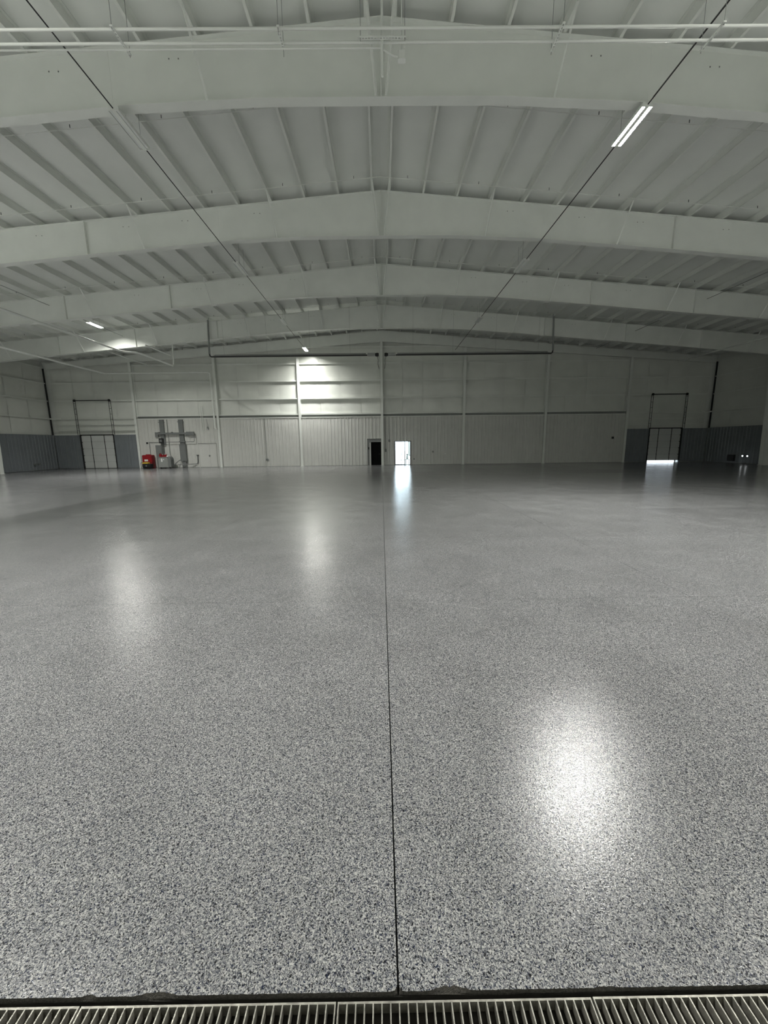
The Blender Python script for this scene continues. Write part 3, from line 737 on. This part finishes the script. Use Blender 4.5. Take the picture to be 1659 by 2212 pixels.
sb = MB(); sb.bevbox(-20.08, -19.80, PY-.15, PY, 2.70, 3.12, .01); tag(sb.build('junction_box', M['grey']), 'small grey box at the left end of the upper wireway', 'box')
mb = MB(); mb.box(-19.79, -16.6, PY-.30, PY-.17, 2.93, 3.08); mb.box(-17.25, -16.58, PY-.31, PY-.17, 2.86, 3.14)
for x in (-19.70, -18.55, -17.0): mb.box(x-.02, x+.02, PY-.29, PY-.0, 3.08, 3.14)
tag(mb.build('wireway', M['grey']), 'upper horizontal grey wireway crossing both ducts', 'duct')
pipe('conduit', [(-20.72, PY-.05, 2.26), (-19.75, PY-.05, 2.26)], .022, 'mid', 'short conduit running left from the black square box', 'conduit', 8)
pipe('conduit', [(-19.2, PY-.24, 2.26), (-16.72, PY-.24, 2.26), (-16.62, PY-.24, 2.32), (-16.60, PY-.24, 2.85)], .026, 'grey', 'grey conduit below the wireway, turning up at its right end', 'conduit', 8)
pipe('conduit', [(-18.98, PY-.04, 4.2), (-18.98, PY-.04, 1.2), (-18.9, PY-.04, 1.1)], .02, 'mid', 'thin vertical conduit between the two wide ducts', 'conduit', 8)
pipe('conduit', [(-20.72, PY-.04, 2.2), (-20.70, PY-.04, 1.25)], .014, 'dark', 'thin dark wire running down to the red cabinet', 'conduit', 6)
mb = MB(); mb.bevbox(-20.98, -20.84, PY-.07, PY, 2.12, 2.27, .01); tag(mb.build('outlet_box', M['black']), 'small black box above the red cabinet', 'box')
pipe('conduit', [(-18.12, 34.6, .30), (-17.2, PY-.27, .30), (-16.75, PY-.08, .30), (-16.60, PY-.06, .36), (-16.55, PY-.06, .5), (-16.53, PY-.06, .98)], .035, 'grey', 'low grey conduit along the floor, rising beside the double door', 'conduit', 8)
mb = MB(); mb.tube([(-16.53, PY-.06, .98), (-16.53, PY-.06, 1.04), (-16.53, PY-.06, 1.12)], [.04, .06, .11], 12); tag(mb.build('flared_fitting', M['grey'], None, True), 'flared grey fitting on top of the low conduit beside the double door', 'fitting')
tk = empty('waste_oil_tank', (-18.95, 34.2, 0), 'grey steel tank on wheels with red cans on its top', 'tank')
mb = MB(); mb.bevbox(-19.44, -18.62, 33.95, 34.55, .10, .95, .03); part(mb, 'body', M['mid'], tk)
mb = MB(); pr = [(-18.62, .10), (-18.38, .10), (-18.36, .75), (-18.42, .95), (-18.52, 1.03), (-18.62, 1.03)]; mb.prism_y(pr, 34.0, 34.5); part(mb, 'side_drum', M['grey'], tk)
mb = MB(); mb.box(-19.47, -18.60, 33.92, 34.58, .95, .99); part(mb, 'top_lip', M['mid'], tk)
mb = MB(); mb.box(-19.18, -19.06, 33.938, 33.949, .58, .86); mb.box(-18.98, -18.91, 33.938, 33.949, .72, .82); part(mb, 'label_plate', M['paper'], tk)
for x in (-19.3, -18.5):
    mb = MB(); mb.tube([(x, 34.0, .055), (x, 34.12, .055)], .055, 10); mb.box(x-.04, x+.04, 34.0, 34.12, .05, .11); part(mb, 'caster', M['black'], tk)
pipe('hose', [(-18.36, 34.5, .25), (-18.30, 34.75, .45), (-18.15, 34.95, .62), (-18.0, 34.98, .7)], .035, 'grey', 'short grey hose from the tank to the panel box', 'hose', 8)
for i, (x, zc, hgt, lab) in enumerate([(-19.34, .99, .34, 'red fuel can at the left end of the grey tank top'), (-19.12, .99, .22, 'small red fuel can in the middle of the tank top'), (-18.90, .99, .28, 'red fuel can right of the middle on the tank top')]):
    e = empty('fuel_can', (x, 34.25, zc), lab, 'can', 'red cans on the tank')
    mb = MB(); mb.bevbox(x-.09, x+.09, 34.15, 34.35, zc, zc+hgt*.75, .03); part(mb, 'body', M['red'], e)
    mb = MB(); mb.tube([(x-.06, 34.25, zc+hgt*.75), (x-.05, 34.25, zc+hgt*.97), (x+.05, 34.25, zc+hgt*.97), (x+.06, 34.25, zc+hgt*.75)], .014, 6); part(mb, 'handle', M['red'], e)
    mb = MB(); mb.tube([(x, 34.17, zc+hgt*.7), (x, 34.16, zc+hgt)], .02, 8); part(mb, 'cap', M['paper'] if i else M['black'], e)
mb = MB(); mb.tube([(-18.74, 34.25, .99), (-18.74, 34.25, 1.07), (-18.74, 34.25, 1.11)], [.08, .08, .05], 12); tag(mb.build('cup', M['paper'], None, True), 'small white tub at the right end of the tank top', 'tub')
# conduits hanging above the double door
for x, z0, lab in ((-15.92, 3.20, 'left of the pair of thin white drops above the double door'), (-15.78, 3.05, 'right of the pair of thin white drops above the double door')):
    pipe('conduit', [(x, PY-.05, 5.3), (x, PY-.05, z0)], .018, 'white', lab, 'conduit', 6)
pipe('conduit', [(-15.46, PY-.04, 4.2), (-15.42, PY-.04, 3.55)], .012, 'mid', 'thin short wire above the double door ending in a small sensor', 'conduit', 6)
mb = MB(); mb.bevbox(-15.50, -15.36, PY-.09, PY, 3.38, 3.55, .02); tag(mb.build('sensor_box', M['mid']), 'small grey sensor box above the double door', 'box')
# wall conduit with outlet left of centre
pipe('conduit', [(-10.36, PY-.03, 4.24), (-10.36, PY-.03, .68)], .022, 'mid', 'thin grey conduit down the panels between the second and third columns', 'conduit', 8)
mb = MB(); mb.bevbox(-10.46, -10.24, PY-.09, PY, .52, .70, .015); tag(mb.build('outlet_box', M['grey']), 'grey outlet box at the foot of the wall conduit', 'box')
for x, z, s, m, lab in [(4.52, 1.15, .07, 'mid', 'small grey outlet box on the far wall right of the glass door'), (5.62, .97, .06, 'paper', 'small pale outlet box on the far wall, farther right of the glass door'), (2.82, .52, .06, 'mid', 'small low outlet box beside the glass door'), (20.6, 2.2, .09, 'black', 'small black box high on the far wall at the right')]:
    mb = MB(); mb.bevbox(x-s, x+s, PY-.07, PY, z-s, z+s, .01); tag(mb.build('outlet_box', M[m]), lab, 'box')
pipe('pull_chain', [(.58, PY-.1, 4.24), (.58, PY-.1, 3.2), (.62, PY-.1, 2.5), (.60, PY-.1, 2.25)], .016, 'mid', 'thin hanging cord right of the centre column', 'cord', 6)
mb = MB(); mb.bevbox(.53, .68, PY-.14, PY-.06, 2.05, 2.26, .02); tag(mb.build('pendant_control', M['grey']), 'small grey pendant control at the end of the hanging cord', 'control')
pipe('conduit', [(.26, PY-.04, 4.24), (.26, PY-.04, 1.45)], .022, 'mid', 'grey conduit beside the centre column', 'conduit', 8)
mb = MB(); mb.bevbox(.20, .36, PY-.09, PY, 1.18, 1.45, .02); tag(mb.build('outlet_box', M['grey']), 'grey switch box beside the centre column', 'box')
mb = MB(); mb.box(-28.99-.08, -28.98, 32.7, 32.95, .45, .60); mb.box(-29.06, -28.98, 33.1, 33.25, .48, .60); tag(mb.build('outlet_box', M['grey']), 'pair of grey outlet boxes low on the left side wall', 'box')
# box low on the right wall, and glowing discs added for leaking daylight
bx = empty('wall_box', (29.0, 32.3, .2), 'dark square box low on the right side wall', 'box')
mb = MB(); mb.bevbox(28.86, 29.07, 32.05, 32.62, .16, .68, .02); part(mb, 'body', M['black'], bx)
mb = MB(); mb.box(28.84, 28.86, 32.12, 32.55, .22, .62); part(mb, 'cover', M['dark'], bx)
spot = mat('small white glow', (.9, .9, .9), .4, emit=(.92, .97, 1), es=3.0)
for y, lab in ((31.28, 'left of the two tiny glowing discs for leaking daylight low on the right side wall'), (30.86, 'right of the two tiny glowing discs for leaking daylight low on the right side wall')):
    e = empty('glow_disc', (29.0, y, .6), lab, 'lamp', 'tiny glowing discs on the right wall')
    mb = MB(); mb.tube([(29.07, y, .60), (28.99, y, .60), (28.93, y, .60)], [.03, .05, .07], 12); part(mb, 'housing', M['black'], e)
    mb = MB(); mb.tube([(28.93, y, .60), (28.915, y, .60)], .062, 12); part(mb, 'lens', spot, e)
